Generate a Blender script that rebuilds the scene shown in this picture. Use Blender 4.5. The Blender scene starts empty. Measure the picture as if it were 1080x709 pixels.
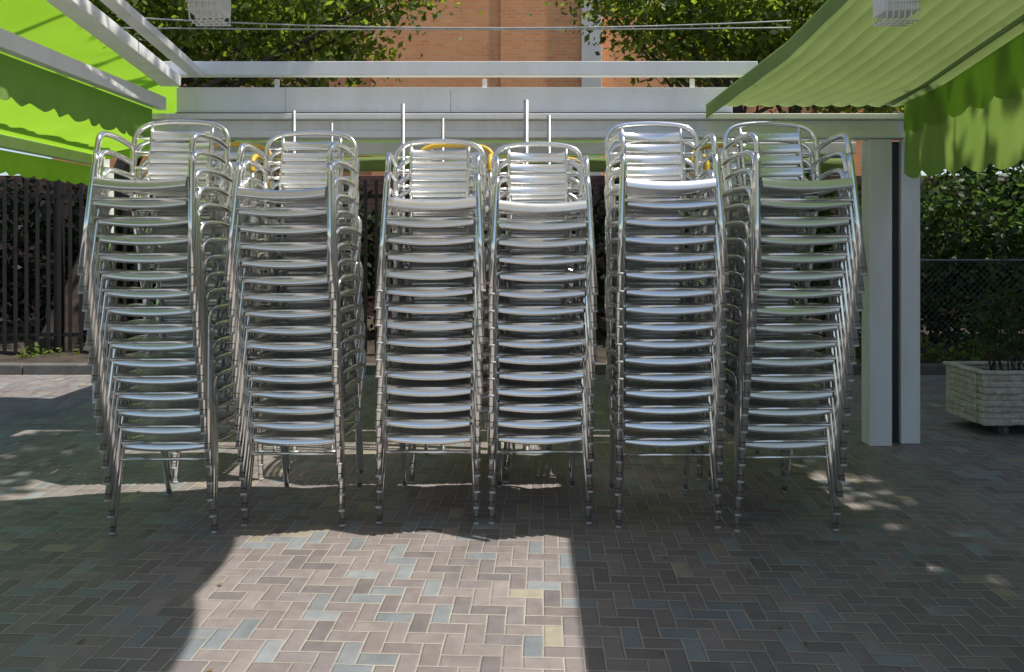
import bpy, bmesh, math, random
import numpy as np
from mathutils import Vector, Matrix, Quaternion
random.seed(7); rng=np.random.default_rng(11)
scene=bpy.context.scene
COL=scene.collection
scene.view_settings.view_transform='Standard'
scene.view_settings.look='None'
scene.view_settings.exposure=0

# ---------------------------------------------------------------- materials
class N:
    def __init__(s,name):
        s.m=bpy.data.materials.new(name); s.m.use_nodes=True
        s.t=s.m.node_tree; s.t.nodes.clear()
        s.out=s.new('ShaderNodeOutputMaterial')
    def new(s,typ,**kw):
        n=s.t.nodes.new(typ)
        for k,v in kw.items(): setattr(n,k,v)
        return n
    def link(s,a,b): s.t.links.new(a,b)
    def math(s,op,a,b=None,c=None):
        n=s.new('ShaderNodeMath',operation=op)
        for i,v in enumerate((a,b,c)):
            if v is None: continue
            if isinstance(v,(int,float)): n.inputs[i].default_value=v
            else: s.link(v,n.inputs[i])
        return n.outputs[0]
    def mix(s,f,a,b,blend='MIX'):
        n=s.new('ShaderNodeMix',data_type='RGBA',blend_type=blend)
        for i,v in ((0,f),(6,a),(7,b)):
            if isinstance(v,(int,float)): n.inputs[i].default_value=v
            elif isinstance(v,(tuple,list)): n.inputs[i].default_value=(v[0],v[1],v[2],1)
            else: s.link(v,n.inputs[i])
        return n.outputs[2]
    def ramp(s,f,stops,interp='LINEAR'):
        n=s.new('ShaderNodeValToRGB'); cr=n.color_ramp; cr.interpolation=interp
        while len(cr.elements)>1: cr.elements.remove(cr.elements[0])
        cr.elements[0].position=stops[0][0]; c=stops[0][1]; cr.elements[0].color=(c[0],c[1],c[2],1)
        for p,c in stops[1:]:
            e=cr.elements.new(p); e.color=(c[0],c[1],c[2],1)
        s.link(f,n.inputs[0]); return n.outputs[0]
    def noise(s,vec,scale,detail=3,rough=.5):
        n=s.new('ShaderNodeTexNoise'); n.inputs['Scale'].default_value=scale
        n.inputs['Detail'].default_value=detail; n.inputs['Roughness'].default_value=rough
        if vec is not None: s.link(vec,n.inputs['Vector'])
        return n.outputs[0]
    def pos(s): return s.new('ShaderNodeNewGeometry').outputs['Position']
    def obj(s): return s.new('ShaderNodeTexCoord').outputs['Object']
    def princ(s,color,rough=.6,metal=0,bump=None,bs=.3,bd=.01,spec=None):
        p=s.new('ShaderNodeBsdfPrincipled')
        for k,v in (('Base Color',color),('Roughness',rough),('Metallic',metal)):
            if isinstance(v,(int,float)): p.inputs[k].default_value=v
            elif isinstance(v,(tuple,list)): p.inputs[k].default_value=(v[0],v[1],v[2],1)
            else: s.link(v,p.inputs[k])
        if spec is not None: p.inputs['Specular IOR Level'].default_value=spec
        if bump is not None:
            b=s.new('ShaderNodeBump'); b.inputs['Strength'].default_value=bs; b.inputs['Distance'].default_value=bd
            s.link(bump,b.inputs['Height']); s.link(b.outputs[0],p.inputs['Normal'])
        return p
    def done(s,sh):
        s.link(sh.outputs[0] if hasattr(sh,'outputs') else sh,s.out.inputs[0]); return s.m

def mat_plain(name,c,rough=.6,metal=0,var=.25,scale=12,bump=.0):
    n=N(name); nz=n.noise(n.obj(),scale,4)
    dark=tuple(v*(1-var) for v in c); light=tuple(min(1,v*(1+var*.6)) for v in c)
    col=n.ramp(nz,[(.3,dark),(.7,light)])
    return n.done(n.princ(col,rough,metal,bump=nz if bump else None,bs=bump))

def mat_alu():
    n=N('polished_aluminium')
    nz=n.noise(n.obj(),9,2,.6)
    oi=n.new('ShaderNodeObjectInfo').outputs['Random']
    col=n.ramp(nz,[(.3,(.93,.915,.88)),(.7,(.99,.975,.94))])
    r=n.math('MULTIPLY_ADD',nz,.14,.06)
    r=n.math('MULTIPLY_ADD',oi,.07,r)
    return n.done(n.princ(col,r,.96))
def mat_alu_slat():
    n=N('brushed_aluminium')
    n2=n.noise(n.obj(),7,2)
    oi=n.new('ShaderNodeObjectInfo').outputs['Random']
    col=n.ramp(n2,[(.3,(.93,.915,.88)),(.7,(.99,.975,.94))])
    r=n.math('MULTIPLY_ADD',n2,.16,.16)
    r=n.math('MULTIPLY_ADD',oi,.08,r)
    return n.done(n.princ(col,r,.90))
ALU=mat_alu(); SLAT=mat_alu_slat()
YEL=mat_plain('yellow_plastic',(.78,.50,.05),.4,0,.15)
BLACK=mat_plain('black_plastic',(.03,.03,.03),.5)
CAP=mat_plain('grey_plastic',(.50,.50,.49),.5)

def mat_white(name='white_painted_metal',base=(.93,.93,.92),st_=.92,dirt=.3):
    n=N(name); p=n.pos()
    mp=n.new('ShaderNodeMapping'); mp.inputs['Scale'].default_value=(3,3,1.0); n.link(p,mp.inputs[0])
    st=n.noise(mp.outputs[0],2,4,.6)
    n2=n.noise(p,14,5,.7)
    c=n.ramp(st,[(.3,tuple(v*st_ for v in (base[0],base[1]*.99,base[2]*.96))),(.6,base)])
    spots=n.ramp(n2,[(.26,(.55,.5,.42)),(.33,(1,1,1))])
    c=n.mix(dirt,c,spots,'MULTIPLY')
    return n.done(n.princ(c,.4,0,bump=n2,bs=.05,bd=.003))
WHITE=mat_white()
WHITE2=mat_white('white_weathered_board',(.89,.89,.88),.84,.7)

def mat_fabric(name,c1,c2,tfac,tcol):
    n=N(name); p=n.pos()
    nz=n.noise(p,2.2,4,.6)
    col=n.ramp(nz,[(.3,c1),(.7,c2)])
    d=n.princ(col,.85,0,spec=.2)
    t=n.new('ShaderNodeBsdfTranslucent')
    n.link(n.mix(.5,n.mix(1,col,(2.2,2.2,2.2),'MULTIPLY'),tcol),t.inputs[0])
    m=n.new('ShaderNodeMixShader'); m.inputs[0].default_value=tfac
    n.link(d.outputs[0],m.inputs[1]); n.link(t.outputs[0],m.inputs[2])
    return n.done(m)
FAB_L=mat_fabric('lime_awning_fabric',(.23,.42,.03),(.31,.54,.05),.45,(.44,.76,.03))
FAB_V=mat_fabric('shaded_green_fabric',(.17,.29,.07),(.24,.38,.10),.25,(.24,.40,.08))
FAB_R=mat_fabric('green_awning_fabric',(.20,.28,.10),(.27,.36,.13),.22,(.30,.39,.12))
FAB_RV=mat_fabric('lime_valance_fabric',(.24,.37,.08),(.31,.45,.11),.42,(.36,.56,.08))
CANVAS=mat_fabric('cream_canvas',(.60,.56,.47),(.68,.64,.55),.12,(.6,.55,.45))

def mat_pavers():
    n=N('brick_pavers')
    mp=n.new('ShaderNodeMapping'); mp.inputs['Rotation'].default_value=(0,0,math.radians(2.5)); n.link(n.pos(),mp.inputs[0])
    sp=n.new('ShaderNodeSeparateXYZ'); n.link(mp.outputs[0],sp.inputs[0])
    wob=n.noise(n.pos(),7,2)
    H=.067
    x=n.math('DIVIDE',n.math('MULTIPLY_ADD',wob,.008,sp.outputs[0]),H); y=n.math('DIVIDE',n.math('MULTIPLY_ADD',wob,.006,sp.outputs[1]),H)
    i=n.math('FLOOR',x); j=n.math('FLOOR',y); fx=n.math('FRACT',x); fy=n.math('FRACT',y)
    k=n.math('FLOORED_MODULO',n.math('SUBTRACT',i,j),4)
    isH=n.math('LESS_THAN',k,1.5); k1=n.math('COMPARE',k,1,.3); k2=n.math('COMPARE',k,2,.3)
    ux=n.math('ADD',fx,k1); lx=n.math('ADD',isH,1); uy=n.math('ADD',fy,k2); ly=n.math('SUBTRACT',2,isH)
    ex=n.math('MULTIPLY',n.math('MINIMUM',ux,n.math('SUBTRACT',lx,ux)),H)
    ey=n.math('MULTIPLY',n.math('MINIMUM',uy,n.math('SUBTRACT',ly,uy)),H)
    cx=n.new('ShaderNodeCombineXYZ'); n.link(n.math('SUBTRACT',i,k1),cx.inputs[0]); n.link(n.math('SUBTRACT',j,k2),cx.inputs[1])
    wn=n.new('ShaderNodeTexWhiteNoise',noise_dimensions='2D'); n.link(cx.outputs[0],wn.inputs[0])
    r1=wn.outputs[0]
    sc=n.new('ShaderNodeSeparateColor'); n.link(wn.outputs[1],sc.inputs[0]); r2=sc.outputs[1]; r3=sc.outputs[2]
    e=n.math('MINIMUM',ex,ey)
    e=n.math('ADD',e,n.math('MULTIPLY_ADD',n.noise(n.pos(),70,2),.003,-.0015))
    def mr(a,b):
        q=n.new('ShaderNodeMapRange',interpolation_type='SMOOTHSTEP'); n.link(e,q.inputs[0])
        q.inputs[1].default_value=a;q.inputs[2].default_value=b; return q.outputs[0]
    jm=mr(.0014,.0030)
    hb=mr(.0015,.008)
    base=n.ramp(r1,[(0,(.262,.226,.216)),(.16,(.225,.198,.193)),(.32,(.285,.244,.231)),(.46,(.240,.211,.206)),(.60,(.270,.232,.221)),(.78,(.262,.278,.288)),(.87,(.230,.248,.262)),(.93,(.355,.315,.24)),(.96,(.255,.218,.205))],'CONSTANT')
    base=n.mix(.6,base,n.ramp(r2,[(0,(.76,.76,.76)),(1,(1.2,1.2,1.2))]),'MULTIPLY')
    g=n.noise(n.pos(),260,3,.7); big=n.noise(n.pos(),1.3,4,.6); mid=n.noise(n.pos(),16,4,.6)
    base=n.mix(.8,base,n.ramp(g,[(.25,(.62,.62,.62)),(.75,(1.35,1.34,1.32))]),'MULTIPLY')
    base=n.mix(.7,base,n.ramp(big,[(.3,(.78,.77,.76)),(.7,(1.15,1.15,1.15))]),'MULTIPLY')
    base=n.mix(.6,base,n.ramp(mid,[(.3,(.75,.75,.75)),(.7,(1.15,1.15,1.15))]),'MULTIPLY')
    jc=n.ramp(n.noise(n.pos(),3.5,4),[(.3,(.32,.295,.24)),(.7,(.52,.48,.40))])
    col=n.mix(jm,jc,base)
    hh=n.math('ADD',n.math('MULTIPLY',hb,1.0),n.math('MULTIPLY',g,.22))
    hh=n.math('MULTIPLY_ADD',r3,.40,hh)
    rough=n.math('MULTIPLY_ADD',mid,.25,n.math('MULTIPLY_ADD',r2,.14,.34))
    return n.done(n.princ(col,rough,0,bump=hh,bs=.6,bd=.006,spec=.5))
PAVE=mat_pavers()
SOIL=mat_plain('soil',(.07,.052,.036),.95,0,.5,5,.6)
CONC=mat_plain('concrete',(.15,.14,.125),.85,0,.3,9,.3)
DARKMETAL=mat_plain('shade_darkened_brown_paint',(.020,.015,.012),.6,0,.3,6)  # brown paint deepened so the fence carries tree shade in its colour
GALV=mat_plain('galvanised_wire',(.20,.21,.21),.5,.5,.2)
POLE=mat_plain('weathered_steel',(.45,.45,.44),.4,.8,.3)

def mat_brick(name,c1,c2,mortar,scale=1.0,bw=.25,bh=.07):
    n=N(name); tc=n.obj()
    sp=n.new('ShaderNodeSeparateXYZ'); n.link(tc,sp.inputs[0])
    cx=n.new('ShaderNodeCombineXYZ'); n.link(n.math('ADD',sp.outputs[0],sp.outputs[1]),cx.inputs[0]); n.link(sp.outputs[2],cx.inputs[1])
    b=n.new('ShaderNodeTexBrick'); n.link(cx.outputs[0],b.inputs['Vector'])
    b.inputs['Color1'].default_value=(*c1,1); b.inputs['Color2'].default_value=(*c2,1); b.inputs['Mortar'].default_value=(*mortar,1)
    b.inputs['Scale'].default_value=scale; b.inputs['Brick Width'].default_value=bw; b.inputs['Row Height'].default_value=bh
    b.inputs['Mortar Size'].default_value=.011; b.inputs['Mortar Smooth'].default_value=.2
    nz=n.noise(tc,1.2,5,.6)
    c=n.mix(.5,b.outputs[0],n.ramp(nz,[(.3,(.85,.85,.85)),(.7,(1.1,1.1,1.1))]),'MULTIPLY')
    return n.done(n.princ(c,.85,0,bump=b.outputs[1],bs=-.3,bd=.01))
BRICK=mat_brick('orange_brick',(.96,.40,.14),(.88,.31,.11),(.74,.48,.30),1,.30,.10)  # orange raised so the facade carries sunlight in its colour
BRICKD=mat_brick('brown_brick',(.20,.085,.06),(.14,.065,.05),(.16,.13,.11))
BEIGE=mat_plain('beige_render',(.70,.65,.57),.9,0,.12,1.5)
def mat_glass():
    n=N('window_glass'); return n.done(n.princ((.03,.04,.05),.08,0))
GLASS=mat_glass()

def mat_leaf(name,dark,light,trans):
    n=N(name); g=n.new('ShaderNodeNewGeometry')
    nz=n.noise(g.outputs['Position'],1.6,3)
    f=n.math('ADD',n.math('MULTIPLY',g.outputs['Random Per Island'],.5),n.math('MULTIPLY',nz,.5))
    c=n.ramp(f,[(.2,dark),(.8,light)])
    d=n.princ(c,.5,0)
    t=n.new('ShaderNodeBsdfTranslucent'); n.link(n.mix(1,c,trans,'MULTIPLY'),t.inputs[0])
    m=n.new('ShaderNodeMixShader'); m.inputs[0].default_value=.5
    n.link(d.outputs[0],m.inputs[1]); n.link(t.outputs[0],m.inputs[2]); return n.done(m)
LEAF=mat_leaf('plane_leaves',(.032,.065,.014),(.19,.25,.05),(3.0,2.7,1.2))
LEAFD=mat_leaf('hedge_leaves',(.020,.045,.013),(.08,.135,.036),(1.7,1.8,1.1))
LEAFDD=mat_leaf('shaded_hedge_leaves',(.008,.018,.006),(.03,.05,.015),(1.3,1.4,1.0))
BARK=mat_plain('bark',(.08,.06,.045),.9,0,.45,8,.8)

# ---------------------------------------------------------------- helpers
def link(o,parent=None):
    COL.objects.link(o)
    if parent is not None: o.parent=parent
    return o
def thing(o,label,cat,group=None):
    o["label"]=label; o["category"]=cat
    if group: o["group"]=group
    return o
def empty(name,loc=(0,0,0)):
    o=bpy.data.objects.new(name,None); o.location=loc; o.empty_display_size=.1; return link(o)
def mesh_from_bm(bm,name,mats,smooth=False):
    me=bpy.data.meshes.new(name); bm.normal_update(); bm.to_mesh(me); bm.free()
    for m in (mats if isinstance(mats,(list,tuple)) else [mats]): me.materials.append(m)
    return me
def obj(name,me,parent=None,loc=(0,0,0)):
    o=bpy.data.objects.new(name,me); o.location=loc; return link(o,parent)
def bm_box(bm,x0,x1,y0,y1,z0,z1,mi=0,bev=0):
    t=bmesh.new(); bmesh.ops.create_cube(t,size=1)
    for v in t.verts: v.co=Vector(((x0+x1)/2+v.co.x*(x1-x0),(y0+y1)/2+v.co.y*(y1-y0),(z0+z1)/2+v.co.z*(z1-z0)))
    if bev: bmesh.ops.bevel(t,geom=t.edges[:],offset=bev,segments=2,affect='EDGES',profile=.5)
    merge(bm,t,mi)
def merge(bm,t,mi=0):
    mp={}
    for v in t.verts: mp[v]=bm.verts.new(v.co)
    for f in t.faces:
        nf=bm.faces.new([mp[v] for v in f.verts]); nf.material_index=mi; nf.smooth=f.smooth
    t.free()
def box(name,x0,x1,y0,y1,z0,z1,mat,parent=None,bev=.004):
    bm=bmesh.new(); bm_box(bm,x0,x1,y0,y1,z0,z1,0,bev); return obj(name,mesh_from_bm(bm,name,mat),parent)
def beam(name,a,b,w,h,mat,parent=None,bev=.004):
    a=Vector(a);b=Vector(b);d=(b-a);L=d.length;d.normalize()
    s=d.cross(Vector((0,0,1))).normalized(); u=s.cross(d)
    bm=bmesh.new(); bm_box(bm,-w/2,w/2,0,L,-h/2,h/2,0,bev)
    M=Matrix((s,d,u)).transposed().to_4x4(); M.translation=a
    bm.transform(M); return obj(name,mesh_from_bm(bm,name,mat),parent)
def smoothpts(P,n=4):
    P=[Vector(p) for p in P]; Q=[P[0]+(P[0]-P[1])]+P+[P[-1]+(P[-1]-P[-2])]; out=[]
    for i in range(1,len(Q)-2):
        p0,p1,p2,p3=Q[i-1:i+3]
        for k in range(n):
            t=k/n
            out.append(.5*((2*p1)+(-p0+p2)*t+(2*p0-5*p1+4*p2-p3)*t*t+(-p0+3*p1-3*p2+p3)*t**3))
    out.append(P[-1]); return out
def tube(bm,P,r,seg=8,mi=0,cap=True):
    P=[Vector(p) for p in P]; R=r if isinstance(r,(list,tuple)) else [r]*len(P)
    T=[(P[min(i+1,len(P)-1)]-P[max(i-1,0)]).normalized() for i in range(len(P))]
    ref=Vector((0,0,1)) if abs(T[0].z)<.9 else Vector((1,0,0))
    u=T[0].cross(ref).normalized(); rings=[]
    for i,p in enumerate(P):
        if i>0:
            q=T[i-1].rotation_difference(T[i]); u=q@u
        u=(u-T[i]*u.dot(T[i])).normalized(); w=T[i].cross(u)
        rings.append([bm.verts.new(p+(u*math.cos(a)+w*math.sin(a))*R[i]) for a in [2*math.pi*k/seg for k in range(seg)]])
    for A,B in zip(rings,rings[1:]):
        for k in range(seg):
            f=bm.faces.new((A[k],A[(k+1)%seg],B[(k+1)%seg],B[k])); f.smooth=True; f.material_index=mi
    if cap:
        for ring,rev in ((rings[0],True),(rings[-1],False)):
            f=bm.faces.new(ring[::-1] if rev else ring); f.material_index=mi
def tubeobj(name,paths,r,mat,parent=None,seg=8):
    bm=bmesh.new()
    for P in paths: tube(bm,P,r,seg)
    return obj(name,mesh_from_bm(bm,name,mat),parent)

# ---------------------------------------------------------------- the chair
TR=.0130; LR=.0150
FX0,FX1=.234,.206
def fx(z): return FX0+(FX1-FX0)*z/.58
def fyl(z): return .002+.140*max(0,z-.0)
def arm_path(s): return smoothpts([(s*fx(.54),.078,.54),(s*fx(.57),.086,.580),(s*.209,.110,.618),(s*.213,.160,.636),(s*.221,.26,.638),(s*.226,.36,.630),(s*.227,.465,.612)],5)
def build_chair_meshes():
    M={}
    for s,k in ((-1,'L'),(1,'R')):
        bm=bmesh.new(); tube(bm,[(s*fx(.010),fyl(.010),.010),(s*fx(.25),fyl(.25),.25),(s*fx(.49),fyl(.49),.49),(s*fx(.54),.078,.54)],[LR,LR,LR,TR],10); M['fl'+k]=mesh_from_bm(bm,'front_leg',ALU)
        bm=bmesh.new(); tube(bm,arm_path(s),TR,10); M['arm'+k]=mesh_from_bm(bm,'armrest',ALU)
        bm=bmesh.new(); tube(bm,arm_path(s),TR*1.15,10); M['armY'+k]=mesh_from_bm(bm,'armrest',YEL)
        bm=bmesh.new(); tube(bm,smoothpts([(s*.200,.540,.010),(s*.205,.485,.22),(s*.213,.435,.40),(s*.220,.437,.47)],3),TR,10); M['bl'+k]=mesh_from_bm(bm,'rear_leg',ALU)
        bm=bmesh.new()
        tube(bm,[(s*fx(0),fyl(0),0),(s*fx(.0095),fyl(.0095),.0098)],LR,10,0)
        tube(bm,[(s*fx(.030),fyl(.030),.0305),(s*fx(.0325),fyl(.0325),.0325)],LR+.0003,10,1)
        M['ff'+k]=mesh_from_bm(bm,'foot',[CAP,BLACK])
        bm=bmesh.new()
        tube(bm,[(s*.200,.542,0),(s*.200,.541,.0098)],TR,10,0); tube(bm,[(s*.2008,.535,.0305),(s*.201,.534,.0325)],TR+.0006,10,1)
        M['bf'+k]=mesh_from_bm(bm,'foot',[CAP,BLACK])
    bm=bmesh.new(); NX=12; hw=.200
    def sag(x): return -.016*(1-(x/hw)**2)
    slats=[]
    y=.072
    for i in range(8):
        slats.append((y,y+.037)); y+=.0447
    def zc(yy): return .430-.030*((yy-.04)/.38)-.010*math.sin(math.pi*(yy-.04)/.38)
    def strip(pl):
        rows=[]
        for (yy,zz) in pl:
            rows.append([bm.verts.new((-hw+2*hw*i/NX,yy,zz+sag(-hw+2*hw*i/NX))) for i in range(NX+1)])
        for a,b in zip(rows,rows[1:]):
            for i in range(NX):
                f=bm.faces.new((a[i],a[i+1],b[i+1],b[i])); f.smooth=True
    for a,b in slats:
        m=(a+b)/2
        strip([(a,zc(a)-.004),(a+.004,zc(a)),(m,zc(m)+.0015),(b-.004,zc(b)),(b,zc(b)-.004),(b-.003,zc(b)-.006),(m,zc(m)-.003),(a+.003,zc(a)-.006),(a,zc(a)-.004)])
    pl=[(.068,.432),(.056,.434),(.047,.432),(.040,.427),(.033,.414),(.028,.400),(.028,.391),(.034,.386),(.039,.390),(.042,.403),(.048,.420),(.056,.427),(.068,.428),(.068,.432)]
    strip(pl)
    M['seat']=mesh_from_bm(bm,'seat',SLAT)
    bm=bmesh.new()
    for s in (-1,1):
        tube(bm,smoothpts([(s*.204,.060,.412),(s*.205,.16,.398),(s*.208,.30,.388),(s*.212,.43,.386)],3),.010,8)
    tube(bm,[(-.212,.432,.384),(.212,.432,.384)],.009,8)
    M['rail']=mesh_from_bm(bm,'seat_rail',ALU)
    bm=bmesh.new(); tube(bm,[(-fx(.332),.048,.332),(fx(.332),.048,.332)],.0085,8)
    M['stretch']=mesh_from_bm(bm,'stretcher',ALU)
    half=[(.219,.437,.47),(.224,.453,.55),(.228,.470,.615),(.224,.485,.675),(.194,.497,.717),(.130,.505,.739),(0,.510,.748)]
    P=[(-a,b,c) for a,b,c in half]+[(a,b,c) for a,b,c in half[-2::-1]]
    bm=bmesh.new(); tube(bm,smoothpts(P,4),TR,10); M['hoop']=mesh_from_bm(bm,'back_frame',ALU)
    bm=bmesh.new(); tube(bm,smoothpts(P,4),TR*1.15,10); M['hoopY']=mesh_from_bm(bm,'back_frame',YEL)
    bm=bmesh.new()
    def yb(z): return .425+.105*(z-.40)/.38*.9
    for z0 in (.478,.538,.598,.658):
        z1=z0+.043; rows=[]; w=.142
        for (z,off) in ((z0,.0),(z0+.004,-.003),((z0+z1)/2,-.005),(z1-.004,-.003),(z1,0),(z1-.004,.003),((z0+z1)/2,.001),(z0+.004,.003),(z0,0)):
            rows.append([bm.verts.new((-w+2*w*i/10,yb(z)+off+.022*(1-((-w+2*w*i/10)/w)**2)-.01,z)) for i in range(11)])
        for a,b in zip(rows,rows[1:]):
            for i in range(10):
                f=bm.faces.new((a[i],a[i+1],b[i+1],b[i])); f.smooth=True
    M['bslat']=mesh_from_bm(bm,'back_slats',SLAT)
    for s,k in ((-1,'L'),(1,'R')):
        bm=bmesh.new()
        tube(bm,[(s*.144,.432,.386),(s*.144,yb(.5)-.006,.5),(s*.147,yb(.67)-.004,.67),(s*.150,.501,.733)],.0085,8)
        for z in (.51,.59,.66):
            tube(bm,[(s*.146,yb(z)-.004,z),(s*.190,yb(z)+.0,z+.002),(s*.222,.437+(z-.47)*.21,z)],.006,6)
        M['up'+k]=mesh_from_bm(bm,'back_upright',ALU)
    return M
CM=build_chair_meshes()
CMY=dict(CM); CMY['armL']=CM['armYL']; CMY['armR']=CM['armYR']; CMY['hoop']=CM['hoopY']
def proto_parts(M):
    return [('seat',M['seat'],None),('seat_rail',M['rail'],0),('backrest',M['bslat'],None),('frame',M['hoop'],2),('upright',M['upL'],2),('upright',M['upR'],2),
      ('armrest',M['armL'],None),('armrest',M['armR'],None),('stretcher',M['stretch'],None),
      ('leg',M['flL'],None),('foot',M['ffL'],9),('leg',M['flR'],None),('foot',M['ffR'],11),
      ('leg',M['blL'],None),('foot',M['bfL'],13),('leg',M['blR'],None),('foot',M['bfR'],15)]
def add_chair(M,loc,rz,label,rx=0):
    c=empty('terrace_chair',loc); c.rotation_euler=(rx,0,rz)
    thing(c,label,'chair','terrace chairs stacked in towers')
    made=[]
    for nm,me,pi in proto_parts(M):
        o=bpy.data.objects.new(nm,me); link(o,c if pi is None else made[pi]); made.append(o)
    return c
def stack(x,y,n,pitch,dx,dy,rz,back=False):
    for k in range(n):
        M=CM
        if back and k>=n-1: lab='yellow armed chair on top of a stack behind silver ones'; M=CMY
        elif back: lab='aluminium slatted chair in a stack behind the front ones'
        elif k==n-1: lab='polished aluminium slatted chair on top of a tall stack'
        elif k==0: lab='bottom aluminium chair standing on pavers under the stack'
        else: lab='polished aluminium slatted chair nested inside a tall stack'
        j=0 if k==0 else 1
        add_chair(M,(x+dx*k+j*random.uniform(-.005,.005),y+dy*k+j*random.uniform(-.004,.004),pitch*k),rz+random.uniform(-.018,.018),lab,j*random.uniform(-.006,.006))
stack(-1.617,3.43,16,.0805,-.0010,-.0150, .03)
stack(-1.040,3.52,16,.0780, .0003,-.0150, -.02)
stack(-0.404,3.55,15,.0805, .0025,-.0150, .0)
stack( 0.136,3.55,15,.0795, .0005,-.0150, .015)
stack( 0.740,3.50,16,.0805,-.0018,-.0155, -.01)
stack( 1.286,3.46,16,.0805, .0012,-.0155, .02)
for (x,y,n,rz) in ((-1.66,4.18,16,.10),(-.33,4.16,16,.03),(.20,4.16,15,-.03),(1.30,4.18,16,-.10)):
    stack(x,y,n,.0805,0,-.008,rz,True)

# ---------------------------------------------------------------- ground
def sheet(name,x0,x1,y0,y1,z,mat):
    bm=bmesh.new(); v=[bm.verts.new(p) for p in((x0,y0,z),(x1,y0,z),(x1,y1,z),(x0,y1,z))]; bm.faces.new(v)
    o=obj(name,mesh_from_bm(bm,name,mat)); o["kind"]="structure"; return o
sheet('ground',-300,300,-300,300,-.012,SOIL)
sheet('pavement',-14,14,-14,7.55,0,PAVE)
bm=bmesh.new()
xx=-14
while xx<14:
    bm_box(bm,xx,xx+.99,7.553,7.69,-.01,.10+random.uniform(-.004,.004),0,.012); xx+=1.0
o=obj('kerb',mesh_from_bm(bm,'kerb',CONC)); o["kind"]="structure"
bm=bmesh.new(); NXg,NYg=120,14; g=[]
for j in range(NYg+1):
    g.append([bm.verts.new((-14+28*i/NXg,7.69+3.3*j/NYg,.05+.05*random.random()+.012*j)) for i in range(NXg+1)])
for j in range(NYg):
    for i in range(NXg):
        bm.faces.new((g[j][i],g[j][i+1],g[j+1][i+1],g[j+1][i])).smooth=True
o=obj('soil_bed',mesh_from_bm(bm,'soil_bed',SOIL)); o["kind"]="structure"

# ---------------------------------------------------------------- foliage
def leaves_mesh(name,blobs,n_total,size,mat,clump=.28,per=26):
    vol=np.array([b[1][0]*b[1][1]*b[1][2] for b in blobs]); vol=vol/vol.sum()
    nc=max(1,n_total//per); cs=[]
    for b,v in zip(blobs,vol):
        k=max(1,int(nc*v)); d=rng.normal(size=(k,3)); d/=np.linalg.norm(d,axis=1)[:,None]
        r=rng.random(k)**(1/2.2); cs.append(np.array(b[0])+d*r[:,None]*np.array(b[1]))
    cs=np.concatenate(cs)
    C=np.repeat(cs,per,axis=0)+rng.normal(size=(len(cs)*per,3))*clump*np.array([1,1,.7])*.6
    n=len(C)
    a=rng.normal(size=(n,3)); a/=np.linalg.norm(a,axis=1)[:,None]
    b=rng.normal(size=(n,3)); b-= (a*b).sum(1)[:,None]*a; b/=np.linalg.norm(b,axis=1)[:,None]
    s=size*(.5+1.0*rng.random(n))[:,None]
    V=np.stack([C-a*s*.6,C+b*s*.33,C+a*s*.6,C-b*s*.33],axis=1).reshape(-1,3)
    me=bpy.data.meshes.new(name); me.vertices.add(4*n); me.vertices.foreach_set('co',V.ravel())
    me.loops.add(4*n); me.loops.foreach_set('vertex_index',np.arange(4*n))
    me.polygons.add(n); me.polygons.foreach_set('loop_start',np.arange(0,4*n,4)); me.polygons.foreach_set('loop_total',np.full(n,4))
    me.update(); me.validate(); me.materials.append(mat); return me
def tree(base,top,blobs,n,size,r0,label,mat=LEAF,clump=.3):
    e=empty('broadleaf_tree',base); thing(e,label,'tree')
    B=Vector(base); T=Vector(top)-B
    bm=bmesh.new()
    P=[Vector((0,0,-.05)),T*.25+Vector((.05,.02,0)),T*.5+Vector((-.04,.03,0)),T*.8,T]
    SP=smoothpts(P,4); tube(bm,SP,[r0*(1-.6*i/(len(SP)-1))*(1.35 if i==0 else 1) for i in range(len(SP))],12)
    for b in blobs:
        for q in range(4):
            c=Vector(b[0])-B+Vector((random.uniform(-.8,.8)*b[1][0],random.uniform(-.6,.6)*b[1][1],random.uniform(-.4,.6)*b[1][2]))
            s=T*random.uniform(.6,.95); m=(s+c)/2+Vector((random.uniform(-.2,.2),random.uniform(-.2,.2),-.15))
            SP=smoothpts([s,m,c],4); tube(bm,SP,[r0*.22*(1-.85*i/(len(SP)-1)) for i in range(len(SP))],7)
    obj('trunk',mesh_from_bm(bm,'trunk',BARK),e)
    me=leaves_mesh('crown',[((Vector(b[0])-B)[:],b[1]) for b in blobs],n,size,mat,clump)
    obj('crown',me,e)
tree((-5.35,8.5,0),(-4.4,9.5,3.6),[((-4.6,9.6,4.5),(1.8,1.2,1.3)),((-2.8,9.8,4.5),(1.3,1.2,1.1)),((-6.6,9.3,4.4),(1.4,1.2,1.3)),((-1.6,9.9,4.9),(.9,.9,.6))],24000,.088,.20,'leafy tree with dark trunk behind the brown fence',LEAF,.38)
tree((2.9,9.0,0),(2.9,9.6,3.4),[((2.5,9.8,4.5),(1.5,1.2,1.1)),((4.3,9.6,4.2),(1.5,1.2,1.3)),((1.3,10.3,5.1),(.7,.8,.4))],21000,.085,.15,'dense dark green tree in front of the brick building',LEAF,.38)
tree((-3.0,13.5,0),(-3.6,13.5,4.6),[((-4.8,13.5,5.8),(2.6,1.5,1.8)),((-8.4,13.5,5.6),(2.2,1.5,1.9))],10000,.15,.2,'tall leafy tree before the brick building',LEAF,.4)
tree((5.2,13.0,0),(5,13.2,4.4),[((4.3,13.5,5.8),(1.7,1.5,1.8)),((7.4,13.5,5.6),(2.5,1.5,2.2))],11000,.15,.2,'tall leafy tree beside the brick building',LEAF,.4)
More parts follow.
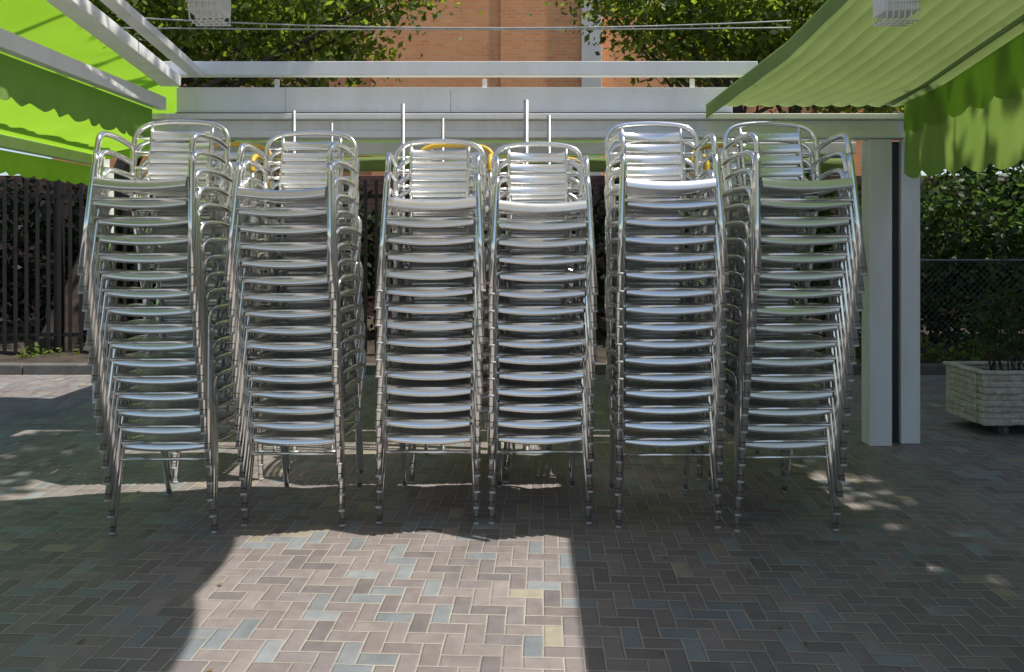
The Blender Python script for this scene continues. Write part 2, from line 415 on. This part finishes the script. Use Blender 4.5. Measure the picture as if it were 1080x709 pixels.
tree((5.0,2.6,0),(4.9,2.8,4.6),[((4.72,2.2,5.6),(.42,1.6,.4)),((4.75,4.9,5.7),(.42,1.5,.4))],3600,.13,.11,'added unseen slim tree dappling light beside the green awning',LEAF,.26)  # crown added out of view to dapple the sun on the right paving
tree((-4.6,3.0,0),(-1.6,4.2,5.4),[((-.20,4.6,5.8),(.38,1.3,.25))],1300,.12,.10,'added unseen leaning tree dappling the paving by the lime awning',LEAF,.24)  # crown added out of view to break up sun on the left paving

def hedge(blobs,n,size,label,mat=LEAFD,name='hedge'):
    o=obj(name,leaves_mesh(name,blobs,n,size,mat,.22)); thing(o,label,'hedge'); return o
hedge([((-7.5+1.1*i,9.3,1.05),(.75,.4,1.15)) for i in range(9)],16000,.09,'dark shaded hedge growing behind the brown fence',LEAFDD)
hedge([((2.4+1.0*i,8.9,1.05),(.75,.5,1.05+.2*(i%2))) for i in range(8)]+[((6.2+1.1*i,10.3,2.1),(.8,.35,.85)) for i in range(4)],38000,.08,'dark green hedge behind the chain link fence')
o=obj('ground_cover',leaves_mesh('ground_cover',[((3.5+1.0*i,8.0,.16),(.7,.3,.13)) for i in range(5)]+[((-5.2,8.1,.12),(.5,.2,.06))],3500,.05,LEAF,.12)); o["kind"]="stuff"
bm=bmesh.new()
for i in range(260):
    x=random.uniform(-5,5.5); y=random.choice([random.uniform(1.8,7.4),random.uniform(6.3,7.5)]); a=random.uniform(0,6.28); s=random.uniform(.006,.016)
    c=Vector((x,y,.004)); u=Vector((math.cos(a),math.sin(a),random.uniform(-.1,.3)))*s; w=Vector((-math.sin(a),math.cos(a),random.uniform(-.05,.2)))*s*.5
    vs=[bm.verts.new(c+p+Vector((0,0,.004))) for p in(-u,w,u,-w)]; bm.faces.new(vs)
LIT=mat_plain('dry_leaf',(.20,.13,.05),.8)
o=obj('fallen_leaves',mesh_from_bm(bm,'fallen_leaves',LIT)); o["kind"]="stuff"

# ---------------------------------------------------------------- garden wall, fence, chain link
w=box('garden_wall',-14,14,11.0,11.25,0,2.35,BRICKD,None,.01); thing(w,'brown brick garden wall behind the planting','wall')
f=empty('metal_fence',(-4.5,8.25,0)); thing(f,'brown thin bar fence, darkened in colour for shade, behind the kerb','fence')
bm=bmesh.new(); bm_box(bm,-.019,.019,-.008,.008,.12,2.05,0,.003); pk=mesh_from_bm(bm,'picket',DARKMETAL)
for i in range(60):
    obj('picket',pk,f,(-3.6+i*.122,0,0))
for z in (.3,1.85):
    box('rail',-3.7,3.7,.010,.04,z,z+.04,DARKMETAL,f)
for x in (-3.0,-.6,1.8):
    box('post',x-.04,x+.04,.042,.12,0,2.12,DARKMETAL,f)
c=empty('chain_link_fence',(5.0,7.95,0)); thing(c,'galvanised chain link fence in front of the hedge','fence')
bm=bmesh.new(); H=1.05; x=-3.6
def wire(p,q):
    tube(bm,[p,q],.0016,4,0,False)
while x<3.6:
    wire((x,0,.1),(x+H,0,.1+H)); wire((x+H,.003,.1),(x,.003,.1+H)); x+=.07
obj('wire_mesh',mesh_from_bm(bm,'wire_mesh',GALV),c)
tubeobj('rail',[[(-3.6,0,1.16),(5,0,1.16)]],.012,GALV,c)
for x in (-3.0,-.9,1.2,3.3): tubeobj('post',[[(x,.03,0),(x,.03,1.2)]],.02,GALV,c)

# ---------------------------------------------------------------- buildings
b=empty('brick_building',(0,22,0)); thing(b,'orange brick apartment building with pale pilaster','building')
box('wall',-.35,2.05,0,8,0,15,BRICK,b,.01)
box('side_wall',-4.2,-.353,.05,8,0,15,BRICK,b,.01)
box('pilaster',2.053,2.65,-.15,8,0,15,BEIGE,b,.01)
box('wing_wall',2.653,12,.4,8,0,11,BRICK,b,.01)
box('wing_wall',-14,-4.203,.5,8,0,9,BRICK,b,.01)
for (x,z) in ((6.5,3),(9,3),(6.5,6.2),(9,6.2)):
    wn=box('window',x,x+1.2,.34,.396,z,z+1.4,GLASS,b,.01)
    for (a0,a1,c0,c1) in ((-.06,1.26,-.06,-.003),(-.06,1.26,1.403,1.46),(-.06,-.003,0,1.4),(1.203,1.26,0,1.4),(.58,.62,.003,1.397)):
        box('frame',x+a0,x+a1,.28,.337,z+c0,z+c1,WHITE,wn,.005)
nb=empty('added_shade_building',(5.9,0,0)); thing(nb,'added unseen pale rendered block shading the right of the terrace','building')  # unseen block added and sized to shade the right side
box('wall',0,7,-9,8.2,0,7.8,BEIGE,nb,.02)
for zz in (1.0,4.0):
    for yy in np.arange(-8,7.5,2.6):
        wn=box('window',-.03,-.003,yy,yy+1.3,zz,zz+1.5,GLASS,nb,.004)
        box('sill',-.12,-.003,yy-.08,yy+1.38,zz-.08,zz-.004,WHITE,wn,.005)
        box('frame',-.05,-.033,yy+.62,yy+.68,zz+.01,zz+1.49,WHITE,wn,.003)

# ---------------------------------------------------------------- pergola
p=empty('pergola_frame',(0,0,0)); thing(p,'white painted metal pergola frame with weathered beams','pergola')
box('post',2.37,2.520,4.90,5.02,0,2.037,WHITE,p,.006)
box('post',2.610,2.740,4.96,5.08,0,2.037,WHITE,p,.006)
box('channel',2.523,2.607,4.985,5.0,.0,2.03,BLACK,p,.003)
box('post',-2.36,-2.215,4.90,5.02,0,2.037,WHITE,p,.006)
box('crossbeam',-2.46,2.63,4.86,5.0,2.04,2.085,WHITE,p)
box('crossbeam',-2.46,2.63,4.885,5.0,2.088,2.158,WHITE2,p)
box('crossbeam',-2.46,2.63,4.85,5.0,2.161,2.198,WHITE,p)
for (x0,x1) in ((-2.25,-1.522),(-1.520,-.412),(-.410,1.48)):
    box('fascia_board',x0,x1,4.96,5.03,2.222,2.392,WHITE,p,.002)
box('fascia_board',-2.25,1.48,4.94,5.03,2.201,2.219,DARKMETAL,p,.002)
box('top_rail',-2.42,1.62,4.87,4.95,2.455,2.545,WHITE,p)
box('lower_rail',-2.2,2.35,5.05,5.10,1.955,2.035,WHITE2,p)
for x in (-1.6,-.2,1.2): box('strut',x,x+.03,4.98,5.0,2.395,2.452,WHITE2,p,.002)
def zr(y): return 2.40+(4.92-y)*.143
beamL=lambda nm,x,y0,y1,w,h,dz,mat,par: beam(nm,(x,y0,zr(y0)+dz),(x,y1,zr(y1)+dz),w,h,mat,par)
beamL('rafter',-2.24,.6,4.86,.13,.07,0,WHITE,p)
beamL('rafter',-2.07,.6,4.86,.08,.05,.05,WHITE2,p)
beam('side_beam',(-2.30,.6,2.262),(-2.30,4.86,2.262),.06,.085,WHITE,p)
beam('side_beam',(-3.46,.6,2.06),(-3.46,6.3,2.03),.07,.08,WHITE,p)
box('post',-3.52,-3.40,6.2,6.32,0,1.98,WHITE,p)
beam('side_beam',(2.50,.6,3.00),(2.50,4.83,2.345),.05,.05,WHITE2,p)

# awnings
def grid_mesh(name,fn,nu,nv,mat):
    bm=bmesh.new(); R=[[bm.verts.new(fn(i/nu,j/nv)) for i in range(nu+1)] for j in range(nv+1)]
    for j in range(nv):
        for i in range(nu): bm.faces.new((R[j][i],R[j][i+1],R[j+1][i+1],R[j+1][i])).smooth=True
    return mesh_from_bm(bm,name,mat)
a=empty('lime_awning',(-2.9,3,2.2)); thing(a,'bright lime green fabric awning with scalloped valance','awning'); off=Vector((-2.9,3,2.2))
def fnL(u,v):
    y=.6+5.6*v; x0=-2.31; z0=zr(y)+.03 if y<4.92 else zr(4.92)+.03
    x1=-3.47; z1=2.11-.03*(y-.6)/5.6
    f=u; s=math.sin(f*math.pi)
    return Vector((x0+(x1-x0)*f,y,z0+(z1-z0)*f-.03*s+.006*math.sin(v*60)*s))-off
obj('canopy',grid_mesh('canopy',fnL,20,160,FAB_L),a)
def fnV(x,zt,zb,y0,y1,amp,per,ph=0):
    ft=zt if callable(zt) else (lambda y:zt)
    fb=zb if callable(zb) else (lambda y:zb)
    def fn(u,v):
        y=y0+(y1-y0)*u; sc=abs(math.sin(y/per*math.pi+ph)); b=fb(y)-amp*sc; t=ft(y)
        return Vector((x+.012*math.sin(y*19)*v+.005*math.sin(y*47)*v,y,t+(b-t)*v))
    return fn
def sub(fn,o): return lambda u,v: fn(u,v)-o
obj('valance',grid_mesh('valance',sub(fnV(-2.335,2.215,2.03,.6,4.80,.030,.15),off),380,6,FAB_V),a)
obj('valance',grid_mesh('valance',sub(fnV(-3.50,1.985,1.84,.6,6.2,.022,.15),off),380,5,FAB_L),a)
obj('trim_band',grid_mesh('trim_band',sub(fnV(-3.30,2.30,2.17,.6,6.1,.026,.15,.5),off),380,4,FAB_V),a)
def fnE(u,v):
    x=-2.33-1.12*u; zt=2.40-.33*u; zb=min(zt,2.09-.04*abs(math.sin(x/.22*math.pi)))
    return Vector((x,6.22,zt+(zb-zt)*v))-off
obj('end_valance',grid_mesh('end_valance',fnE,80,3,FAB_L),a)

r=empty('green_awning',(1.9,3,2.4)); thing(r,'pleated green retractable awning with hanging scalloped side','awning'); off2=Vector((1.9,3,2.4))
def zR(y): return 2.185+(4.86-y)*.172
def xR(y): return 1.40+.06*(4.9-y)-.14*max(0,(y-3.9))
def fnR(u,v):
    y=.5+4.34*v; xi=xR(y); x=xi+(2.56-xi)*u
    pl=abs(math.sin(u*math.pi*11))
    amp=.080 if y<4.3 else .080-.12*(y-4.3)
    return Vector((x,y,zR(y)-amp*pl**.9+.065))-off2
obj('canopy',grid_mesh('canopy',fnR,264,60,FAB_R),r)
def fnRH(u,v):
    y=.5+4.34*u
    return Vector((xR(y)-.004+.002*math.sin(y*21)*v,y,zR(y)+.065-.095*v))-off2
obj('hem',grid_mesh('hem',fnRH,120,2,FAB_R),r)
obj('valance',grid_mesh('valance',sub(fnV(2.565,lambda y:zR(y)+.07,lambda y:1.81-.035*(4.83-y),.6,4.83,.045,.22),off2),360,10,FAB_RV),r)
obj('valance_overlay',grid_mesh('valance_overlay',sub(fnV(2.545,lambda y:zR(y)+.06,lambda y:2.08+.045*(4.83-y),.6,4.80,.040,.22,1),off2),360,5,FAB_RV),r)
g=empty('rear_awning',(0,5.14,1.9)); thing(g,'rolled green awning behind the rear beam with an added shade canopy','awning')
def fnB(u,v):
    x=-2.2+4.5*u; a=v*math.pi*2
    return Vector((x,.035*math.cos(a)+.004*math.sin(x*9),-.01+.05*math.sin(a)+.004*math.sin(x*5)))
obj('fabric_roll',grid_mesh('fabric_roll',fnB,60,14,FAB_R),g)
def fnC(u,v):  # canopy and its posts added behind the beam to shade the ground there
    x=-2.9+5.5*u; y=.03+2.25*v
    return Vector((x,y,.34-.02*v-.02*math.sin(v*math.pi)+.006*math.sin(x*20)))
obj('canopy',grid_mesh('canopy',fnC,80,10,FAB_V),g)
for sx in (-2.85,2.55):
    bm=bmesh.new(); bm_box(bm,sx-.03,sx+.03,2.20,2.26,-1.9,.30,0,.004); obj('post',mesh_from_bm(bm,'post',DARKMETAL),g)

# square parasol added out of view to cast shade on the front paving
q=empty('added_shade_parasol',(-1.40,1.16,0)); thing(q,'added unseen square cream parasol casting shade on the front paving','parasol'); q.rotation_euler=(0,0,.18)
hx,hy=1.98,1.86
def fnP(u,v):
    a=u*4; sgi=int(a)%4; t=a-int(a); cs=[(-hx,-hy),(hx,-hy),(hx,hy),(-hx,hy)]
    c0=cs[sgi]; c1=cs[(sgi+1)%4]; ex=c0[0]+(c1[0]-c0[0])*t; ey=c0[1]+(c1[1]-c0[1])*t
    sc=.05*abs(math.sin(t*math.pi*5))*max(0,v-.9)*10
    return Vector((ex*(v+sc*.6),ey*(v+sc*.6),3.62-.44*v-.03*math.sin(v*math.pi)))
obj('canopy',grid_mesh('canopy',fnP,160,14,CANVAS),q)
bm=bmesh.new(); tube(bm,[(0,0,.08),(0,0,3.64)],.028,14); obj('pole',mesh_from_bm(bm,'pole',POLE),q)
bm=bmesh.new(); bm_box(bm,-.32,.32,-.32,.32,0,.08,0,.015); tube(bm,[(0,0,.08),(0,0,.4)],.036,14); obj('base',mesh_from_bm(bm,'base',CONC),q)
for sx,sy in ((-1,-1),(1,-1),(1,1),(-1,1)):
    bm=bmesh.new(); tube(bm,[(0,0,3.58),(sx*hx*.5,sy*hy*.5,3.35),(sx*hx*.98,sy*hy*.98,3.165)],.010,6); obj('rib',mesh_from_bm(bm,'rib',POLE),q)

# ---------------------------------------------------------------- wires and lamps
def sagline(a,b,s,n=24):
    a=Vector(a);b=Vector(b); return [a.lerp(b,i/n)-Vector((0,0,s*4*(i/n)*(1-i/n))) for i in range(n+1)]
WIRE=mat_plain('white_cable',(.5,.5,.48),.5)
for i,(za,zb,s) in enumerate(((2.665,2.64,.055),(2.60,2.60,.012))):
    o=tubeobj('overhead_cable',[sagline((-2.30,4.3,za),(1.62,4.3,zb),s)],.0042,WIRE,None,6); thing(o,'thin pale cable strung between the two awnings','cable','cables strung overhead')
def lamp(x,y,z0,lab,path):
    e=empty('outdoor_lamp',(x,y,z0)); thing(e,lab,'lamp','caged lamps hanging overhead')
    bm=bmesh.new(); bm_box(bm,-.072,.072,-.05,.05,.03,.24,0,.012); obj('housing',mesh_from_bm(bm,'housing',WHITE2),e)
    bm=bmesh.new()
    for i in range(6):
        xx=-.06+.024*i; tube(bm,smoothpts([(xx,-.058,.11),(xx,-.054,.02),(xx,-.038,.0),(xx,.038,.0),(xx,.054,.02),(xx,.058,.11)],3),.003,6)
    for yy in (-.035,0,.035): tube(bm,[(-.072,yy,-.001),(.072,yy,-.001)],.003,6)
    for zz in (.035,.068,.10): tube(bm,[(-.072,-.059,zz),(.072,-.059,zz)],.003,6)
    obj('cage',mesh_from_bm(bm,'cage',WHITE),e)
    bm=bmesh.new(); tube(bm,[Vector(q)-Vector((x,y,z0)) for q in path],.01,8); obj('hanger',mesh_from_bm(bm,'hanger',POLE),e)
lamp(-1.23,3.01,2.245,'white caged lamp on a bracket from the rafter',[(-1.23,3.01,2.48),(-1.23,3.01,2.68),(-1.26,3.01,2.71),(-2.05,3.01,2.72)])
lamp(1.56,3.01,2.245,'white caged lamp hanging below the green awning',[(1.56,3.01,2.48),(1.56,3.01,2.54)])

# ---------------------------------------------------------------- poles behind the stacks
def stand(x,y,h,rr):
    e=empty('parasol_pole',(x,y,0)); thing(e,'bare grey metal pole standing behind stacked chairs','pole','bare poles behind the stacks')
    bm=bmesh.new(); tube(bm,[(0,0,0),(0,0,.006),(0,0,.010)],[.045,.045,.035],16); tube(bm,[(0,0,.01),(0,0,.12)],rr+.004,12)
    obj('base',mesh_from_bm(bm,'base',POLE),e)
    bm=bmesh.new(); tube(bm,[(0,0,.02),(0,0,h)],rr,10); obj('pole',mesh_from_bm(bm,'pole',POLE),e)
for px,top,rr,d in ((310,117,.014,4.79),(350,130,.010,4.80),(425,110,.014,4.79),(467,125,.011,4.80),(555,106,.018,4.79),(579,122,.013,4.80)):
    stand((px-540)/780*d,d,1.35+(256-top)*d/780,rr)

# ---------------------------------------------------------------- planter
PX=3.66
pl=empty('stone_planter',(PX,5.38,0)); thing(pl,'white rough stone planter box on small wheels','planter')
n=N('rough_white_stone'); nz=n.noise(n.obj(),22,6,.7); n3=n.noise(n.obj(),5,4)
STONE=n.done(n.princ(n.mix(.6,n.ramp(nz,[(.3,(.60,.53,.40)),(.60,(.94,.89,.77))]),n.ramp(n3,[(.3,(.78,.74,.66)),(.6,(1,1,1))]),'MULTIPLY'),.9,0,bump=nz,bs=1.0,bd=.05))
bm=bmesh.new()
for lvl in range(8):
    z0=.075+lvl*.0440; x=-.38
    while x<.379:
        w_=min(random.uniform(.16,.45),.38-x)
        if .38-(x+w_)<.08: w_=.38-x
        d_=random.uniform(0,.03)
        bm_box(bm,x,x+w_-.0005,-.22-d_,-.16,z0,z0+.0435,0,.012); x+=w_
    for sx in (-1,1):
        y=-.157
        while y<.159:
            w_=min(random.uniform(.1,.2),.16-y)
            if .16-(y+w_)<.05: w_=.16-y
            d_=random.uniform(0,.018); bm_box(bm,min(sx*.32,sx*(.38+d_)),max(sx*.32,sx*(.38+d_)),y,y+w_-.001,z0,z0+.0435,0,.010); y+=w_
bm_box(bm,-.38,.38,.163,.22,.075,.425,0,.01)
for q_ in ((-.395,.395,-.235,-.17),(-.395,.395,.17,.235)): bm_box(bm,q_[0],q_[1],q_[2],q_[3],.428,.452,0,.010)
for q_ in ((-.395,-.33,-.168,.168),(.33,.395,-.168,.168)): bm_box(bm,q_[0],q_[1],q_[2],q_[3],.428,.452,0,.010)
obj('box',mesh_from_bm(bm,'box',STONE),pl)
bm=bmesh.new(); bm_box(bm,-.318,.318,-.155,.158,.08,.40,0,0); obj('soil',mesh_from_bm(bm,'soil',SOIL),pl)
for x,y in ((-.22,-.20),(.24,-.20),(-.22,.15),(.24,.15)):
    bm=bmesh.new(); tube(bm,[(x-.015,y,.036),(x+.015,y,.036)],.036,16); obj('wheel',mesh_from_bm(bm,'wheel',CONC),pl)
s=empty('planter_shrub',(PX,5.38,.40)); thing(s,'sparse twiggy shrub growing in the stone planter','shrub')
bm=bmesh.new(); tips=[]
for i in range(26):
    a=random.uniform(0,6.28); x=random.uniform(-.22,.22); h=random.uniform(.35,.85); dx=random.uniform(-.28,.28); dy=random.uniform(-.15,.15)
    SP=smoothpts([(x,0,-.01),(x+dx*.4,dy*.4,h*.5),(x+dx,dy,h)],3); tube(bm,SP,[.005*(1-.7*k/(len(SP)-1)) for k in range(len(SP))],5); tips.append((x+dx,dy,h*.9)); tips.append((x+dx*.5,dy*.5,h*.6))
obj('stem',mesh_from_bm(bm,'stem',BARK),s)
obj('leaf',leaves_mesh('leaf',[(t,(.09,.09,.12)) for t in tips],1200,.035,LEAFD,.09,10),s)

# ---------------------------------------------------------------- light, sky, camera
sun_dir=Vector((.49,-.07,1)).normalized()
sl=bpy.data.lights.new('sun','SUN'); sl.energy=5.0; sl.angle=math.radians(.6); sl.color=(1,.955,.89)
so=bpy.data.objects.new('sun',sl); so.rotation_euler=sun_dir.to_track_quat('Z','Y').to_euler(); so.location=(5,0,12); link(so)
wd=bpy.data.worlds.new('World'); scene.world=wd; wd.use_nodes=True; nt=wd.node_tree
bg=nt.nodes['Background']; sk=nt.nodes.new('ShaderNodeTexSky'); sk.sky_type='NISHITA'; sk.sun_disc=False
sk.sun_elevation=math.asin(sun_dir.z); sk.sun_rotation=math.atan2(sun_dir.x,sun_dir.y)
nt.links.new(sk.outputs[0],bg.inputs[0]); bg.inputs[1].default_value=.15
cd=bpy.data.cameras.new('camera'); cd.lens=26; cd.sensor_width=36; cd.shift_y=-.0912; cd.clip_end=1000; cd.clip_start=.05
co=bpy.data.objects.new('camera',cd); co.location=(0,0,1.35); co.rotation_euler=(math.radians(90),0,0); link(co)
scene.camera=co
